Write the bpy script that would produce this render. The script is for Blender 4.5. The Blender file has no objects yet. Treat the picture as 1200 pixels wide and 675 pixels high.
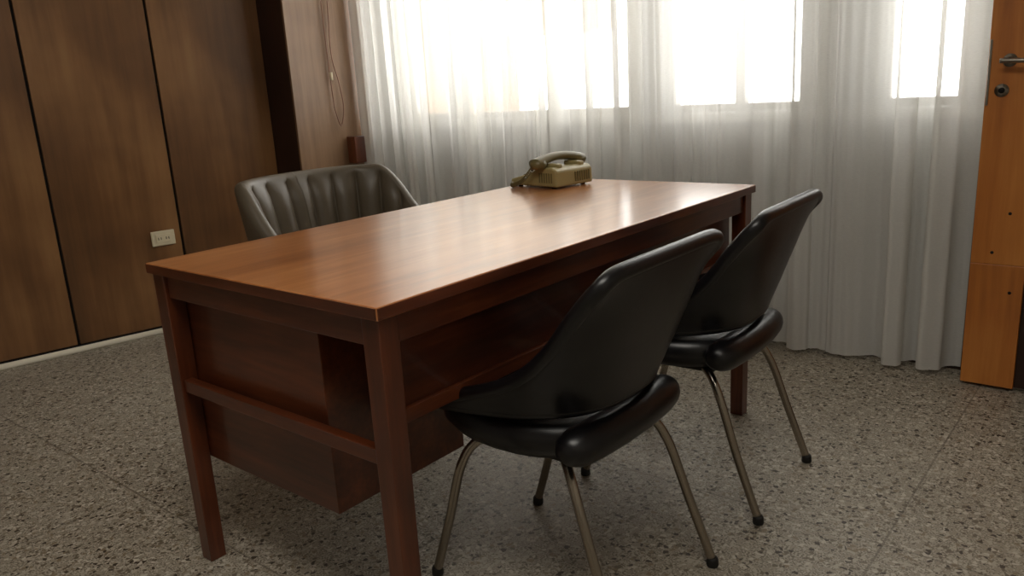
import bpy, bmesh, math, random
from mathutils import Matrix, Vector
random.seed(4)
S=bpy.context.scene
S.view_settings.view_transform='Standard'
COL=S.collection

# ---------------------------------------------------------------- helpers
def empty(name,loc=(0,0,0),rz=0):
    e=bpy.data.objects.new(name,None); COL.objects.link(e)
    e.location=loc; e.rotation_euler=(0,0,rz); e.empty_display_size=.1
    return e
def mesh_obj(name,verts,faces,mat=None,parent=None,smooth=False):
    me=bpy.data.meshes.new(name); me.from_pydata(verts,[],faces); me.update()
    if smooth:
        for p in me.polygons: p.use_smooth=True
    o=bpy.data.objects.new(name,me); COL.objects.link(o)
    if mat: me.materials.append(mat)
    if parent: o.parent=parent
    return o
def fixn(o):
    bm=bmesh.new(); bm.from_mesh(o.data); bmesh.ops.recalc_face_normals(bm,faces=bm.faces); bm.to_mesh(o.data); bm.free()
def box(name,x,y,z,mat=None,parent=None,bev=0.0,seg=2):
    c=((x[0]+x[1])/2,(y[0]+y[1])/2,(z[0]+z[1])/2); h=((x[1]-x[0])/2,(y[1]-y[0])/2,(z[1]-z[0])/2)
    bm=bmesh.new(); bmesh.ops.create_cube(bm,size=2)
    for v in bm.verts: v.co=Vector((v.co.x*h[0],v.co.y*h[1],v.co.z*h[2]))
    if bev>0:
        bmesh.ops.bevel(bm,geom=list(bm.edges),offset=min(bev,min(h)*.95),segments=seg,profile=.5,affect='EDGES')
    me=bpy.data.meshes.new(name); bm.to_mesh(me); bm.free()
    if mat: me.materials.append(mat)
    o=bpy.data.objects.new(name,me); COL.objects.link(o); o.location=c
    if parent: o.parent=parent
    return o
def prism(name,pts,z0,z1,mat,parent=None):
    n=len(pts); v=[(p[0],p[1],z0) for p in pts]+[(p[0],p[1],z1) for p in pts]
    f=[tuple(range(n))[::-1],tuple(range(n,2*n))]+[(i,(i+1)%n,n+(i+1)%n,n+i) for i in range(n)]
    o=mesh_obj(name,v,f,mat,parent); fixn(o); return o
def catmull(P,n=8):
    P=[Vector(p) for p in P]; out=[]
    for i in range(len(P)-1):
        p0=P[max(i-1,0)];p1=P[i];p2=P[i+1];p3=P[min(i+2,len(P)-1)]
        for k in range(n):
            t=k/n
            out.append(.5*((2*p1)+(-p0+p2)*t+(2*p0-5*p1+4*p2-p3)*t*t+(-p0+3*p1-3*p2+p3)*t**3))
    out.append(P[-1]); return out
def tube(name,path,rad,mat,parent=None,seg=12,flat=1.0,up=(0,0,1)):
    path=[Vector(p) for p in path]; n=len(path)
    if not hasattr(rad,'__len__'): rad=[rad]*n
    verts=[];faces=[]; prev=None
    for i,p in enumerate(path):
        t=(path[min(i+1,n-1)]-path[max(i-1,0)]).normalized()
        if prev is None:
            a=Vector(up) if abs(t.dot(Vector(up)))<.95 else Vector((1,0,0))
            s=t.cross(a).normalized()
        else:
            s=(prev-t*prev.dot(t)).normalized()
        prev=s; w=t.cross(s)
        for k in range(seg):
            an=2*math.pi*k/seg
            verts.append(tuple(p+s*math.cos(an)*rad[i]+w*math.sin(an)*rad[i]*flat))
    for i in range(n-1):
        for k in range(seg):
            a=i*seg+k;b=i*seg+(k+1)%seg
            faces.append((a,b,b+seg,a+seg))
    faces.append(tuple(range(seg))[::-1]); faces.append(tuple(range((n-1)*seg,n*seg)))
    o=mesh_obj(name,verts,faces,mat,parent,True); fixn(o); return o
def lathe(name,prof,mat,parent=None,loc=(0,0,0),seg=28):
    v=[];f=[]
    for r,z in prof:
        for k in range(seg):
            a=2*math.pi*k/seg; v.append((r*math.cos(a),r*math.sin(a),z))
    for i in range(len(prof)-1):
        for k in range(seg):
            a=i*seg+k;b=i*seg+(k+1)%seg; f.append((a,b,b+seg,a+seg))
    f.append(tuple(range(seg))[::-1]); f.append(tuple(range((len(prof)-1)*seg,len(prof)*seg)))
    o=mesh_obj(name,v,f,mat,parent,True); o.location=loc; fixn(o); return o
def lin(c):
    return tuple(((x/255)/12.92 if x/255<=.04045 else ((x/255+.055)/1.055)**2.4) for x in c)+(1,)

# ---------------------------------------------------------------- materials
def newmat(name):
    m=bpy.data.materials.new(name); m.use_nodes=True
    nt=m.node_tree; b=nt.nodes['Principled BSDF']; return m,nt,b
def plain(name,c,rough=.5,metal=0,bump=0,bscale=200,spec=.5):
    m,nt,b=newmat(name); b.inputs['Base Color'].default_value=lin(c); b.inputs['Roughness'].default_value=rough
    b.inputs['Metallic'].default_value=metal; b.inputs['Specular IOR Level'].default_value=spec
    tc=nt.nodes.new('ShaderNodeTexCoord'); n=nt.nodes.new('ShaderNodeTexNoise'); n.inputs['Scale'].default_value=bscale; n.inputs['Detail'].default_value=3
    nt.links.new(tc.outputs['Object'],n.inputs['Vector'])
    if bump:
        bp=nt.nodes.new('ShaderNodeBump'); bp.inputs['Strength'].default_value=bump; bp.inputs['Distance'].default_value=.002
        nt.links.new(n.outputs['Fac'],bp.inputs['Height']); nt.links.new(bp.outputs['Normal'],b.inputs['Normal'])
    mr=nt.nodes.new('ShaderNodeMapRange'); mr.inputs['To Min'].default_value=max(rough-.04,.02); mr.inputs['To Max'].default_value=rough+.04
    nt.links.new(n.outputs['Fac'],mr.inputs['Value']); nt.links.new(mr.outputs['Result'],b.inputs['Roughness'])
    return m
def wood(name,cd,cm,cl,axis='y',rough=.3,scale=1.0,coat=0.0,blotch=.35,crough=.12):
    m,nt,b=newmat(name); N=nt.nodes; L=nt.links
    tc=N.new('ShaderNodeTexCoord'); mp=N.new('ShaderNodeMapping')
    s={'x':(1.2,14,14),'y':(14,1.2,14),'z':(14,14,1.0)}[axis]
    mp.inputs['Scale'].default_value=[k*scale for k in s]
    L.new(tc.outputs['Object'],mp.inputs['Vector'])
    n1=N.new('ShaderNodeTexNoise'); n1.inputs['Scale'].default_value=1; n1.inputs['Detail'].default_value=6; n1.inputs['Roughness'].default_value=.62; n1.inputs['Distortion'].default_value=.6
    L.new(mp.outputs['Vector'],n1.inputs['Vector'])
    mp2=N.new('ShaderNodeMapping'); mp2.inputs['Scale'].default_value=[k*scale*5 for k in s]; L.new(tc.outputs['Object'],mp2.inputs['Vector'])
    n2=N.new('ShaderNodeTexNoise'); n2.inputs['Scale'].default_value=1; n2.inputs['Detail'].default_value=3; L.new(mp2.outputs['Vector'],n2.inputs['Vector'])
    n3=N.new('ShaderNodeTexNoise'); n3.inputs['Scale'].default_value=2.6*scale; n3.inputs['Detail'].default_value=4; L.new(tc.outputs['Object'],n3.inputs['Vector'])
    mx=N.new('ShaderNodeMix'); mx.data_type='FLOAT'; mx.inputs['Factor'].default_value=.3
    L.new(n1.outputs['Fac'],mx.inputs['A']); L.new(n2.outputs['Fac'],mx.inputs['B'])
    mx2=N.new('ShaderNodeMix'); mx2.data_type='FLOAT'; mx2.inputs['Factor'].default_value=blotch
    L.new(mx.outputs['Result'],mx2.inputs['A']); L.new(n3.outputs['Fac'],mx2.inputs['B'])
    cr=N.new('ShaderNodeValToRGB'); e=cr.color_ramp.elements
    e[0].position=.36; e[0].color=lin(cd); e[1].position=.64; e[1].color=lin(cl)
    k=e.new(.5); k.color=lin(cm)
    L.new(mx2.outputs['Result'],cr.inputs['Fac']); L.new(cr.outputs['Color'],b.inputs['Base Color'])
    b.inputs['Roughness'].default_value=rough
    b.inputs['Coat Weight'].default_value=coat; b.inputs['Coat Roughness'].default_value=crough
    bp=N.new('ShaderNodeBump'); bp.inputs['Strength'].default_value=.08; bp.inputs['Distance'].default_value=.002
    L.new(n2.outputs['Fac'],bp.inputs['Height']); L.new(bp.outputs['Normal'],b.inputs['Normal'])
    return m
W_top=wood('desk_top_wood',(152,92,48),(180,114,63),(202,138,83),'y',.3,1.0,.9,.25,.17)
DW=((58,27,13),(88,42,21),(118,61,32))
W_desk=wood('desk_wood',*DW,'y',.3,1.2,.35)
W_deskx=wood('desk_wood_x',*DW,'x',.3,1.2,.35)
W_deskz=wood('desk_wood_z',*DW,'z',.3,1.2,.35)
W_panel=wood('wall_panel_wood',(82,55,32),(118,81,48),(148,107,67),'z',.36,.55,.15,.6)
W_dark_shaded=wood('dark_and_shaded_wood',(30,16,9),(42,22,12),(54,30,18),'z',.45,1)  # dark wood parts; also the shaded tone of the pillar
W_pillar_lit=wood('pillar_wood_lit',(112,84,60),(144,112,84),(166,134,106),'z',.4,.6,.1,.5)  # lit tone of the pillar, window light put into the colour
W_door=wood('door_wood',(140,78,26),(186,112,44),(212,140,66),'z',.4,.6,.15,.4)
M_gap=plain('gap_dark',(14,9,6),.8)
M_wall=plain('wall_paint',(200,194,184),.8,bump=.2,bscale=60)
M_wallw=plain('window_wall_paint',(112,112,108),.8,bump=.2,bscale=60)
M_ceil=plain('ceiling_paint',(210,206,198),.85)
M_frame=plain('window_frame_paint',(160,158,152),.5)
M_cream=plain('cream_plastic',(226,214,184),.4)
M_pipe=plain('conduit_cream',(228,220,200),.45)
M_black=plain('black_vinyl',(12,11,14),.33,bump=.05,bscale=90,spec=.5)
M_rubber=plain('black_rubber',(16,15,14),.6)
M_chrome=plain('aged_chrome',(158,150,138),.22,metal=1)
M_leather=plain('olive_leather',(88,78,63),.42,bump=.12,bscale=120)
M_steel=plain('steel',(150,144,134),.3,metal=1)
M_phone=plain('phone_plastic',(154,141,96),.32)
M_phoned=plain('phone_plastic_dark',(104,94,58),.35)
M_key=plain('phone_key',(60,54,40),.4)
M_cord=plain('cord',(150,110,90),.6)

def curtain_mat():
    m=bpy.data.materials.new('sheer_curtain'); m.use_nodes=True; nt=m.node_tree; N=nt.nodes; L=nt.links
    N.clear(); out=N.new('ShaderNodeOutputMaterial')
    tr=N.new('ShaderNodeBsdfTransparent'); tr.inputs['Color'].default_value=(1,1,.99,1)
    df=N.new('ShaderNodeBsdfDiffuse'); tl=N.new('ShaderNodeBsdfTranslucent')
    df.inputs['Color'].default_value=lin((244,243,239)); tl.inputs['Color'].default_value=lin((244,243,239))
    m1=N.new('ShaderNodeMixShader'); m1.inputs['Fac'].default_value=.24
    L.new(df.outputs[0],m1.inputs[1]); L.new(tl.outputs[0],m1.inputs[2])
    tc=N.new('ShaderNodeTexCoord'); n=N.new('ShaderNodeTexNoise'); n.inputs['Scale'].default_value=90
    mp=N.new('ShaderNodeMapping'); mp.inputs['Scale'].default_value=(1,1,6); L.new(tc.outputs['Object'],mp.inputs['Vector']); L.new(mp.outputs[0],n.inputs['Vector'])
    mr=N.new('ShaderNodeMapRange'); mr.inputs['To Min'].default_value=.66; mr.inputs['To Max'].default_value=.80
    L.new(n.outputs['Fac'],mr.inputs['Value'])
    m2=N.new('ShaderNodeMixShader'); L.new(mr.outputs[0],m2.inputs['Fac'])
    L.new(tr.outputs[0],m2.inputs[1]); L.new(m1.outputs[0],m2.inputs[2]); L.new(m2.outputs[0],out.inputs['Surface'])
    return m
M_curt=curtain_mat()

def terrazzo():
    m,nt,b=newmat('terrazzo_floor'); N=nt.nodes; L=nt.links
    tc=N.new('ShaderNodeTexCoord')
    nz=N.new('ShaderNodeTexNoise'); nz.inputs['Scale'].default_value=60; nz.inputs['Detail'].default_value=2
    L.new(tc.outputs['Object'],nz.inputs['Vector'])
    add=N.new('ShaderNodeMix'); add.data_type='VECTOR'; add.inputs['Factor'].default_value=.02
    L.new(tc.outputs['Object'],add.inputs['A']); L.new(nz.outputs['Color'],add.inputs['B'])
    v=N.new('ShaderNodeTexVoronoi'); v.inputs['Scale'].default_value=85; L.new(add.outputs['Result'],v.inputs['Vector'])
    sp=N.new('ShaderNodeSeparateColor'); L.new(v.outputs['Color'],sp.inputs['Color'])
    cr=N.new('ShaderNodeValToRGB'); cr.color_ramp.interpolation='CONSTANT'; e=cr.color_ramp.elements
    e[0].position=0; e[0].color=lin((66,57,46)); e[1].position=.10; e[1].color=lin((108,98,83))
    for p,c in ((.25,(152,143,127)),(.55,(174,166,151)),(.8,(190,183,169)),(.93,(132,118,96))):
        k=e.new(p); k.color=lin(c)
    L.new(sp.outputs[0],cr.inputs['Fac'])
    n2=N.new('ShaderNodeTexNoise'); n2.inputs['Scale'].default_value=220; L.new(tc.outputs['Object'],n2.inputs['Vector'])
    cm=N.new('ShaderNodeValToRGB'); cm.color_ramp.elements[0].color=lin((110,101,86)); cm.color_ramp.elements[1].color=lin((180,172,157)); cm.color_ramp.elements[0].position=.4; cm.color_ramp.elements[1].position=.6
    L.new(n2.outputs['Fac'],cm.inputs['Fac'])
    gt=N.new('ShaderNodeMath'); gt.operation='GREATER_THAN'; gt.inputs[1].default_value=.5; L.new(v.outputs['Distance'],gt.inputs[0])
    mx=N.new('ShaderNodeMix'); mx.data_type='RGBA'; L.new(gt.outputs[0],mx.inputs['Factor']); L.new(cr.outputs[0],mx.inputs['A']); L.new(cm.outputs[0],mx.inputs['B'])
    br=N.new('ShaderNodeTexBrick'); br.offset=0; br.inputs['Scale'].default_value=1; br.inputs['Mortar Size'].default_value=.003; br.inputs['Mortar Smooth'].default_value=.3
    br.inputs['Brick Width'].default_value=.9; br.inputs['Row Height'].default_value=.9
    mp=N.new('ShaderNodeMapping'); mp.inputs['Location'].default_value=(-.56,-.2,0); L.new(tc.outputs['Object'],mp.inputs['Vector']); L.new(mp.outputs[0],br.inputs['Vector'])
    ms=N.new('ShaderNodeMath'); ms.operation='MULTIPLY'; ms.inputs[1].default_value=.5; L.new(br.outputs['Fac'],ms.inputs[0])
    mx2=N.new('ShaderNodeMix'); mx2.data_type='RGBA'; mx2.inputs['B'].default_value=lin((84,76,64)); L.new(ms.outputs[0],mx2.inputs['Factor']); L.new(mx.outputs['Result'],mx2.inputs['A'])
    L.new(mx2.outputs['Result'],b.inputs['Base Color']); b.inputs['Roughness'].default_value=.45
    return m
M_floor=terrazzo()

# ---------------------------------------------------------------- camera
C=Vector((0.9821,-0.8191,1.094)); yaw,pitch,roll,f=0.6991,0.2515,-0.0587,933.3
fw=Vector((-math.sin(yaw)*math.cos(pitch),math.cos(yaw)*math.cos(pitch),-math.sin(pitch)))
r=Vector((math.cos(yaw),math.sin(yaw),0)); u=r.cross(fw)
r2=r*math.cos(roll)+u*math.sin(roll); u2=-r*math.sin(roll)+u*math.cos(roll)
cd=bpy.data.cameras.new('camera'); cam=bpy.data.objects.new('camera',cd); COL.objects.link(cam)
M=Matrix.Identity(4)
for i in range(3):
    M[i][0]=r2[i];M[i][1]=u2[i];M[i][2]=-fw[i];M[i][3]=C[i]
cam.matrix_world=M; cd.sensor_width=36; cd.lens=36*f/1200; cd.clip_start=.02; S.camera=cam

# ---------------------------------------------------------------- room shell
H=2.6
fl=box('floor',(-4.0,2.2),(-3.0,2.75),(-.1,0),M_floor)
box('ceiling',(-4.0,2.2),(-3.0,2.75),(H,H+.1),M_ceil)
box('wall_right',(2.0,2.12),(-2.8,2.7),(0,H),M_wall)
box('wall_back',(-4.0,2.0),(-2.9,-2.8),(0,H),M_wall)
WL=empty('wall_left',(-2.86,.6,0),-math.radians(10.8))
box('wall_core',(-.15,-.025),(-3.4,1.95),(0,H),M_wall,WL)
box('wall_gap_backing',(-.025,-.018),(-3.4,1.25),(0,H),M_gap,WL)
PW=.536
for i in range(-6,2):
    y0=i*PW; box('wood_panel_%d'%(i+7),(-.018,0),(y0+.006,y0+PW-.006 if i<1 else y0+PW),(.03,H),W_panel,WL,.002,1)
BL=empty('baseboard_left',(-2.86,.6,0),-math.radians(10.8))
box('dark_plinth',(0.001,.010),(-3.3,1.07),(0,.028),M_gap,BL)
tube('floor_conduit',[(.026,-3.3,.014),(.026,1.05,.014)],.014,M_pipe,BL)
OUT=empty('wall_outlet',(-2.86,.6,0),-math.radians(10.8))
def outlet():
    yc,zc=.445,.462
    box('cover_plate',(0.001,.012),(yc-.055,yc+.055),(zc-.036,zc+.036),M_cream,OUT,.004)
    box('insert',(.012,.016),(yc-.035,yc+.035),(zc-.02,zc+.02),M_cream,OUT,.002)
    for s in (-.018,.018):
        for t in (-.006,.006): box('slot',(.0155,.0168),(yc+s+t-.0015,yc+s+t+.0015),(zc-.006,zc+.006),M_gap,OUT)
outlet()
prism('wall_pillar',[(-2.85,1.66),(-2.44,1.645),(-2.43,2.42),(-2.85,2.42)],0,H,W_dark_shaded)  # shade of the backlit side is put into the dark colour
prism('pillar_lit_face',[(-2.439,1.64),(-2.425,1.64),(-2.415,2.30),(-2.429,2.30)],0,H,W_pillar_lit)  # thin paler skin on the pillar, painted as if lit by the window
box('trim_2',(-2.41,-2.345),(1.93,2.0),(.73,.87),W_deskz,None,.004)
PC=empty('blind_pull_cord')
tube('cord_a',catmull([(-2.41,1.86,2.3),(-2.409,1.86,1.5),(-2.407,1.865,1.2),(-2.405,1.87,1.02)],6),.003,M_cord,PC,6)
tube('cord_b',catmull([(-2.41,1.90,2.3),(-2.408,1.90,1.6),(-2.405,1.885,1.3),(-2.405,1.915,1.15),(-2.405,1.93,1.02),(-2.405,1.90,.93),(-2.405,1.87,1.02)],6),.003,M_cord,PC,6)
tube('toggle',[(-2.402,1.868,1.2),(-2.402,1.868,1.16)],.008,M_cream,PC,8)

ang=math.atan2(.17,2.9)
WW=empty('wall_window',(-2.42,2.20,0),ang)
def wx(X): return (X+2.42)/math.cos(ang)
SILL=.93; TOPW=2.42
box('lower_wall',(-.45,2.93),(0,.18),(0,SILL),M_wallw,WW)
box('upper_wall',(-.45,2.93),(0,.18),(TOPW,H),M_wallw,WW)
for n,(a,b_) in enumerate([(-2.87,-2.24),(-.90,-.735),(-.15,.12),(.40,.5)]):  # first pier widened over the window to cut the overbright left area
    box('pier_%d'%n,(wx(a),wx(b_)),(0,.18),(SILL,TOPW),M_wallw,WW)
box('sill_ledge',(0.02,2.9),(-.03,.0),(SILL-.04,SILL),M_frame,WW,.004)
def window(n,a,b_,mull=()):
    e=empty('window_%d'%n,(-2.42,2.20,0),ang); a=wx(a);b_=wx(b_); t=.03
    box('frame_bottom',(a,b_),(.06,.11),(SILL,SILL+t),M_frame,e,.003); box('frame_top',(a,b_),(.06,.11),(TOPW-t,TOPW),M_frame,e,.003)
    box('frame_l',(a,a+t),(.06,.11),(SILL+t,TOPW-t),M_frame,e,.003); box('frame_r',(b_-t,b_),(.06,.11),(SILL+t,TOPW-t),M_frame,e,.003)
    for m,w_ in mull: box('mullion',(wx(m)-w_,wx(m)+w_),(.06,.11),(SILL+t,TOPW-t),M_frame,e,.003)
window(1,-2.24,-.90,((-1.93,.05),(-1.33,.035)))  # left mullion thickened to trim the overbright pane
window(2,-.735,-.15,((-.42,.02),))
window(3,.12,.40)
box('wall_door',(.50,2.0),(2.165,2.6),(0,H),M_wall)
D=empty('door_1')
box('stile_left',(.500,.656),(2.125,2.16),(.012,.43),W_door,D,.002)
box('door_leaf',(.500,1.35),(2.125,2.16),(.43,2.1),W_door,D,.003)
box('stile_right',(1.21,1.35),(2.125,2.16),(.012,.43),W_door,D,.002)
box('panel_lower',(.656,1.21),(2.145,2.16),(.012,.43),W_dark_shaded,D)
box('latch_plate',(.503,.510),(2.119,2.125),(.94,1.14),M_steel,D,.002)
tube('handle_spindle',[(.56,2.125,1.075),(.56,2.075,1.075)],.011,M_steel,D)
tube('handle_lever',catmull([(.54,2.078,1.075),(.60,2.074,1.073),(.68,2.076,1.068)],6),.0095,M_steel,D,flat=.8)
def disc(name,c,rr,mat,par,th=.004):
    tube(name,[(c[0],c[1],c[2]),(c[0],c[1]-th,c[2])],rr,mat,par,20)
disc('handle_rose',(.56,2.125,1.075),.02,M_steel,D)
disc('keyhole_rose',(.545,2.125,.985),.02,M_steel,D)
disc('keyhole',(.545,2.1208,.985),.009,M_gap,D,.001)
for zz,xx in ((.60,.60),(.47,.56),(.34,.62)): disc('screw',(xx,2.125,zz),.005,M_gap,D,.001)
box('baseboard_window',(.0,.498),(2.27,2.30),(0,.06),W_dark_shaded)
M_out=plain('outside_render',(104,88,70),.8)
bx=empty('wall_exterior')
box('facade_upper',(-6.5,-4.85),(7,8.5),(1.7,6),M_out,bx)
box('facade',(-12,-6.5),(7,8.5),(-2,6),M_out,bx)

# ---------------------------------------------------------------- curtains
def curtain(name,x0,x1,seed,pitch_=.075,kb=1.0):
    rnd=random.Random(seed); nx=int((x1-x0)/.003); nz=46
    n=int((x1-x0)/pitch_)+3
    ph=[rnd.uniform(-.30,.30) for _ in range(n)]; am=[rnd.uniform(.3,1.3) for _ in range(n)]; f2=[rnd.uniform(-1,1) for _ in range(n)]
    v=[];fc=[]
    z1=2.5
    for j in range(nz+1):
        tz=j/nz; z=.018+(z1-.018)*tz
        for i in range(nx+1):
            s=(x1-x0)*i/nx; k=s/pitch_; ki=int(k); fr=k-ki; sm=fr*fr*(3-2*fr)
            P=ph[ki]*(1-sm)+ph[ki+1]*sm; A=am[ki]*(1-sm)+am[ki+1]*sm; B=f2[ki]*(1-sm)+f2[ki+1]*sm
            q=2*math.pi*(k+P)+B*1.3*(1-tz)
            amp=.036*A*kb
            yy=amp*(1-2*abs(math.cos(q/2))**1.3)+.007*A*math.sin(2*q+B*2)+.0035*math.sin(5.3*q+5*B)+.014*math.sin(s*5+2*tz)*(1-tz)
            xx=x0+s+.012*A*math.sin(2*q)+.012*B*(1-tz)
            xx=min(max(xx,x0-.005),x1+.012)
            yb=2.05+.17*(xx+2.42)/2.9
            v.append((xx,yb+yy,z))
    for j in range(nz):
        for i in range(nx):
            a=j*(nx+1)+i; fc.append((a,a+1,a+nx+2,a+nx+1))
    return mesh_obj(name,v,fc,M_curt,None,True)
curtain('sheer_curtain',-2.395,-.765,3,.12)
curtain('sheer_curtain.001',-.735,.470,11,.16,1.0)
rod=empty('curtain_rail'); tube('rail',[(-2.40,2.052,2.515),(.485,2.222,2.515)],.012,M_steel,rod)

# ---------------------------------------------------------------- desk
W,Ld,HT=.777,1.538,.75
DK=empty('office_desk')
box('top_slab',(-W,0),(0,Ld),(HT-.024,HT),W_top,DK,.0025)
box('top_edge_band_long',(-.0005,.0015),(0.002,Ld-.002),(HT-.022,HT-.002),W_desk,DK)
box('top_edge_band_short',(-W+.002,-.002),(-.0015,.0005),(HT-.022,HT-.002),W_deskx,DK)
zt=HT-.024; ins=.008; lg=.045
for n,(x0,y0) in enumerate([(-ins-lg,ins),(-W+ins,ins),(-ins-lg,Ld-ins-lg),(-W+ins,Ld-ins-lg)]):
    o=box('leg_%d'%(n+1),(x0,x0+lg),(y0,y0+lg),(0,zt),W_deskz,DK,.002)
    for vv in o.data.vertices:
        if vv.co.z<0: vv.co.x*=.9; vv.co.y*=.9
a=ins+.008
box('apron_long_r',(-a-.022,-a),(ins+lg,Ld-ins-lg),(zt-.055,zt),W_desk,DK,.002)
box('apron_long_l',(-W+a,-W+a+.022),(.45,Ld-ins-lg),(zt-.055,zt),W_desk,DK,.002)
box('apron_short_near',(-W+ins+lg,-ins-lg),(a,a+.022),(zt-.055,zt),W_deskx,DK,.002)
box('apron_short_far',(-W+ins+lg,-ins-lg),(Ld-a-.022,Ld-a),(zt-.055,zt),W_deskx,DK,.002)
box('end_rail',(-W+ins+lg,-ins-lg),(a,a+.022),(.445,.475),W_deskx,DK,.002)
box('modesty_panel',(-.095,-.075),(.062,Ld-.02),(.52,zt),W_desk,DK,.001)
box('modesty_rail',(-.10,-.066),(.062,Ld-.02),(.49,.52),W_desk,DK,.002)
box('pedestal_case',(-.755,-.245),(.055,.43),(.265,zt-.002),W_deskx,DK,.002)
for i,(z0,z1) in enumerate([(.275,.41),(.416,.55),(.556,.70)]):
    box('drawer_front_%d'%i,(-.775,-.756),(.066,.42),(z0,z1),W_desk,DK,.002)
    box('drawer_pull_%d'%i,(-.79,-.775),(.19,.29),((z0+z1)/2-.005,(z0+z1)/2+.005),M_steel,DK,.002)

# ---------------------------------------------------------------- visitor chairs
def visitor_chair(name,loc,rz):
    E=empty(name,loc,rz)
    nu,nv=32,18
    Cp=catmull([(.262,0,.770),(.238,0,.69),(.212,0,.61),(.190,0,.54),(.172,0,.482)],6)
    Fp=catmull([(.256,0,.768),(.197,0,.688),(.138,0,.612),(.030,0,.532),(-.195,0,.458)],6)
    m=len(Cp); v=[];fc=[]
    for j in range(m):
        t=j/(m-1)
        wv=.222+.010*math.sin(t*math.pi)
        for i in range(nu+1):
            uu=-1+2*i/nu; s=abs(uu)
            k=s**2.8
            x=Cp[j].x*(1-k)+Fp[j].x*k; z=Cp[j].z*(1-k)+Fp[j].z*k
            q=.38+.62*t
            y=wv*math.sin(uu*math.pi/2*q)/math.sin(math.pi/2*q)
            if t<.3: z-=.014*(s**12)*(1-t/.3)**2
            v.append((x,y,z))
    for j in range(m-1):
        for i in range(nu):
            a=j*(nu+1)+i; fc.append((a,a+nu+1,a+nu+2,a+1))
    o=mesh_obj('back_shell',v,fc,M_black,E,True); fixn(o)
    md=o.modifiers.new('s','SOLIDIFY'); md.thickness=.030; md.offset=0
    md=o.modifiers.new('b','BEVEL'); md.width=.012; md.segments=3; md.limit_method='ANGLE'; md.angle_limit=math.radians(50)
    edge=[Vector(v[i]) for i in range(nu+1)]
    L_=[Vector(v[j*(nu+1)]) for j in range(m)]; R_=[Vector(v[j*(nu+1)+nu]) for j in range(m)]
    loop=list(reversed(L_))+edge[1:]+R_[1:]
    for _ in range(2): loop=[loop[0]]+[(loop[i-1]+loop[i]*2+loop[i+1])/4 for i in range(1,len(loop)-1)]+[loop[-1]]
    tube('piping',loop,.0162,M_black,E,12)
    tube('lower_piping',[Vector(v[(m-1)*(nu+1)+i]) for i in range(nu+1)],.0155,M_black,E,12)
    sv=[];sf=[]; na=48
    prof=[(0,.0),(.5,.004),(.8,.002),(.93,-.008),(1.0,-.03),(.99,-.055),(.93,-.075),(.6,-.085),(0,-.087)]
    zc=.452
    for (rr,dz) in prof:
        for k in range(na):
            th=2*math.pi*k/na; c,s_=math.cos(th),math.sin(th)
            e=2/3.4
            X=math.copysign(abs(c)**e,c)*.200*rr-.032; Y=math.copysign(abs(s_)**e,s_)*.214*rr
            zz=zc+dz+ (.012*math.exp(-((X+.16)/.06)**2)) - .012*math.exp(-(X**2+Y**2)/.015)*(1 if dz>-.03 else 0)
            Y*=1-.10*max(0,X)/.17
            sv.append((X,Y,zz))
    for j in range(len(prof)-1):
        for k in range(na):
            a=j*na+k;b=j*na+(k+1)%na; sf.append((a,b,b+na,a+na))
    o=mesh_obj('seat_cushion',sv,sf,M_black,E,True); 
    bm=bmesh.new(); bm.from_mesh(o.data); bmesh.ops.remove_doubles(bm,verts=bm.verts,dist=.0005); bmesh.ops.recalc_face_normals(bm,faces=bm.faces); bm.to_mesh(o.data); bm.free()
    pts=[]; rad=[]
    for i in range(29):
        t=-1+2*i/28; pts.append((.162-.016*t*t,.208*t,.412+.002*t*t)); rad.append(.043*(1-abs(t)**10*.6))
    tube('seat_rear_roll',pts,rad,M_black,E,18,flat=.95)
    box('seat_pan',(-.15,.12),(-.14,.14),(.352,.372),M_rubber,E,.008)
    for n,(sx,sy) in enumerate([(-1,-1),(-1,1),(1,-1),(1,1)]):
        if sx<0: P=[(-.06,sy*.10,.362),(-.115,sy*.150,.355),(-.150,sy*.176,.30),(-.190,sy*.187,.16),(-.240,sy*.192,.012)]
        else: P=[(.06,sy*.10,.362),(.115,sy*.150,.355),(.155,sy*.176,.30),(.205,sy*.187,.16),(.262,sy*.192,.012)]
        tube('leg_%d'%(n+1),catmull(P,7),.0105,M_chrome,E,12)
        q=P[-1]; lathe('foot_cap_%d'%(n+1),[(.0125,0),(.014,.004),(.013,.018),(.011,.022)],M_rubber,E,(q[0],q[1],0),16)
    return E
visitor_chair('visitor_chair',(.012,.485,0),0)
visitor_chair('visitor_chair.001',(.018,1.083,0),math.radians(2.5))

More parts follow.
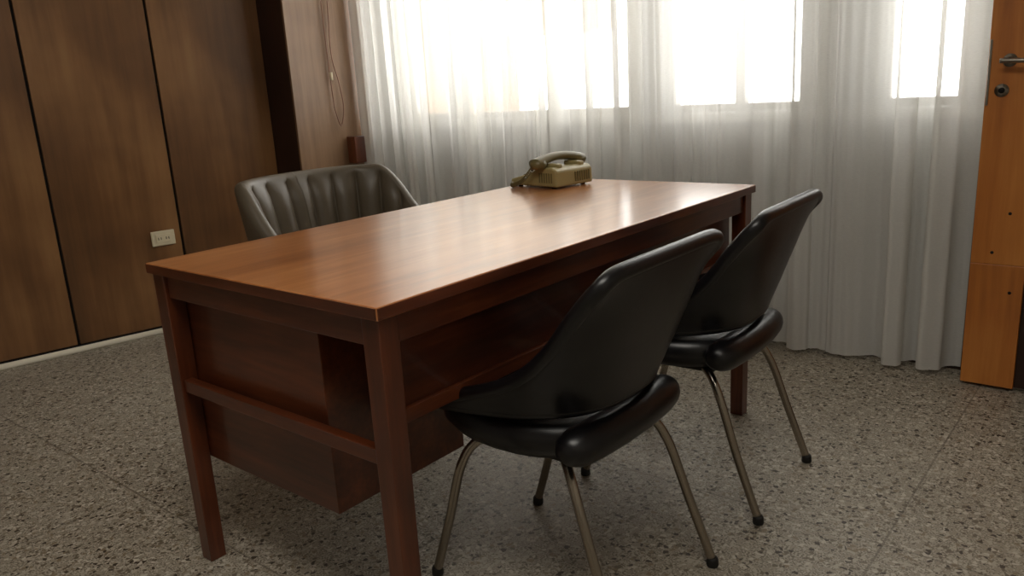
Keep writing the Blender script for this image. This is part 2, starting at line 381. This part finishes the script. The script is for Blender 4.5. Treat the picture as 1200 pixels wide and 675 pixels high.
# ---------------------------------------------------------------- executive chair
def exec_chair(loc,rz):
    E=empty('channel_back_armchair',loc,rz)
    n=300; v=[];fc=[]; ax,ay=.265,.285; PH=math.radians(112)
    def sm(a,b,x):
        t=min(max((x-a)/(b-a),0),1); return t*t*(3-2*t)
    rows=None
    raw=[]
    for i in range(1201):
        ph=-PH+2*PH*i/1200; c,s=math.cos(ph),math.sin(ph); e=2/2.7
        raw.append((-math.copysign(abs(c)**e,c)*ax,math.copysign(abs(s)**e,s)*ay,ph))
    cum=[0]
    for i in range(1,1201): cum.append(cum[-1]+math.hypot(raw[i][0]-raw[i-1][0],raw[i][1]-raw[i-1][1]))
    T=cum[-1]; j=0; nch=15
    for i in range(n+1):
        d=T*i/n
        while j<1199 and cum[j+1]<d: j+=1
        X,Y,ph=raw[j]; c=math.cos(ph)
        nrm=Vector((X/ax**2,Y/ay**2,0)).normalized()
        ad=abs(math.degrees(ph)); top=.838-.235*sm(52,108,ad); low=.38
        fr=(d/T*nch)%1
        bul=.030*(math.sin(math.pi*fr)**.5)
        th=.026
        prof=[]
        for k in range(13):
            t=k/12; z=low+(top-.03-low)*t
            prof.append((-th*.5-bul*min(1,(1-t)*6+.35),z))
        for k in range(1,8):
            a=math.pi*k/8; prof.append((-th*.95*math.cos(a),top-.03+.030*math.sin(a)))
        for k in range(9):
            t=1-k/8; prof.append((th*.95,low+(top-.03-low)*t))
        rows=len(prof)
        for off,z in prof:
            lean=.18*(z-.42)*(.35+.65*max(0,c))
            p=Vector((X,Y,0))+nrm*(off+lean); v.append((p.x,p.y,z))
    for i in range(n):
        for k in range(rows-1):
            a=i*rows+k; fc.append((a,a+1,a+rows+1,a+rows))
        fc.append((i*rows+rows-1,i*rows,(i+1)*rows,(i+1)*rows+rows-1))
    fc.append(tuple(range(rows))); fc.append(tuple(range(n*rows,(n+1)*rows))[::-1])
    o=mesh_obj('barrel_back',v,fc,M_leather,E,True); fixn(o)
    prof=[(.02,.0),(.5,.006),(.85,.0),(.97,-.02),(1,-.05),(.98,-.09),(.9,-.11),(.02,-.11)]; sv=[];sf=[];na=40
    for rr,dz in prof:
        for k in range(na):
            th=2*math.pi*k/na; c,s=math.cos(th),math.sin(th); e=2/3.2
            sv.append((math.copysign(abs(c)**e,c)*.215*rr+.0,math.copysign(abs(s)**e,s)*.225*rr,.47+dz))
    for j in range(len(prof)-1):
        for k in range(na):
            a=j*na+k;b=j*na+(k+1)%na; sf.append((a,b,b+na,a+na))
    sf.append(tuple(range(na))); 
    o=mesh_obj('seat',sv,sf,M_leather,E,True); fixn(o)
    box('seat_base',(-.2,.2),(-.22,.22),(.33,.375),M_rubber,E,.01)
    lathe('column',[(.028,.10),(.028,.22),(.018,.22),(.018,.335)],M_steel,E)
    lathe('hub',[(.04,.07),(.045,.09),(.04,.125),(.03,.13)],M_steel,E)
    for k in range(5):
        a=2*math.pi*k/5+.3; c,s=math.cos(a),math.sin(a)
        tube('base_arm_%d'%k,[(c*.03,s*.03,.10),(c*.15,s*.15,.09),(c*.27,s*.27,.062)],[.02,.017,.013],M_steel,E,10)
        tube('caster_%d'%k,[(c*.27-s*.012,s*.27+c*.012,.026),(c*.27+s*.012,s*.27-c*.012,.026)],.026,M_rubber,E,16)
        tube('caster_stem_%d'%k,[(c*.27,s*.27,.03),(c*.27,s*.27,.065)],.007,M_steel,E,8)
exec_chair((-1.05,.85,0),0)

# ---------------------------------------------------------------- telephone
def phone(loc,rz):
    E=empty('desk_telephone',loc,rz)
    pr=[(-.11,.006),(-.11,.026),(-.02,.048),(.02,.066),(.09,.070),(.108,.058),(.11,.006)]
    hw=.088
    v=[(x,-hw,z) for x,z in pr]+[(x,hw,z) for x,z in pr]; n=len(pr)
    fc=[tuple(range(n)),tuple(range(n,2*n))[::-1]]+[(i,(i+1)%n,n+(i+1)%n,n+i) for i in range(n)]
    o=mesh_obj('body',v,fc,M_phone,E); fixn(o)
    md=o.modifiers.new('b','BEVEL'); md.width=.007; md.segments=3; md.limit_method='ANGLE'
    for sx in (-.08,.08):
        for sy in (-.07,.07): lathe('foot',[(.008,0),(.008,.008)],M_rubber,E,(sx,sy,0),12)
    for i in range(4):
        for j in range(3):
            x=-.092+i*.019; z=.0265+ (x+.11)*.244+.0035
            o=box('key_%d%d'%(i,j),(x-.006,x+.006),(-.03+j*.024-.008,-.03+j*.024+.008),(z-.003,z+.003),M_key,E,.0015)
            o.rotation_euler=(0,-.24,0)
    for s in (-1,1):
        box('cradle_%d'%s,(.02,.095),(s*.052-.012,s*.052+.012),(.062,.080),M_phone,E,.006)
    for k in range(7): box('vent_%d'%k,(.1085,.1118),(.0+k*.011,.005+k*.011),(.018,.050),M_phoned,E)
    for k in range(6): box('rib_%d'%k,(.03+k*.011,.035+k*.011),(-hw-.0015,-hw+.002),(.02,.052),M_phoned,E)
    pts=[];rad=[]
    for i in range(31):
        t=-1+2*i/30; pts.append((.035,.108*t,.100-.020*t*t)); rad.append(.021+.008*abs(t)**3)
    tube('handset_grip',pts,rad,M_phoned,E,16,flat=.68)
    for s in (-1,1):
        lathe('handset_cup_%d'%s,[(.018,-.020),(.026,-.016),(.029,-.004),(.026,.008),(.012,.012)],M_phoned,E,(.035,s*.094,.084),20)
    pts=[]; base=catmull([(.03,-.105,.08),(-.01,-.125,.03),(-.06,-.125,.012),(-.10,-.085,.011),(-.118,-.05,.012)],20)
    N_=len(base)*7
    for i in range(N_):
        q=i/(N_-1)*(len(base)-1); k=int(q); fr=q-k; p=base[k].lerp(base[min(k+1,len(base)-1)],fr)
        a=i*2*math.pi/12; pts.append(p+Vector((.0035*math.cos(a),.0035*math.cos(a),.0065*math.sin(a))))
    tube('coiled_cord',pts,.0018,M_phoned,E,5)
phone((-.65,1.365,HT),math.radians(-8))

# ---------------------------------------------------------------- lights
w=bpy.data.worlds.new('world'); S.world=w; w.use_nodes=True; bg=w.node_tree.nodes['Background']
bg.inputs[0].default_value=(1.0,.985,.955,1); bg.inputs[1].default_value=10
def area(name,loc,rot,sx,sy,power,color,portal=False):
    l=bpy.data.lights.new(name,'AREA'); l.shape='RECTANGLE'; l.size=sx; l.size_y=sy; l.energy=power; l.color=color
    o=bpy.data.objects.new(name,l); COL.objects.link(o); o.location=loc; o.rotation_euler=rot
    if portal: l.cycles.is_portal=True
    return o
area('window_portal',(-.98,2.45,1.67),(math.radians(-90),0,ang),2.95,1.5,1,(1,1,1),True)
area('ceiling_fill',(.5,-.5,2.55),(0,0,0),1.4,.8,25,(1,.95,.86))  # added fill light under the ceiling, no visible fixture
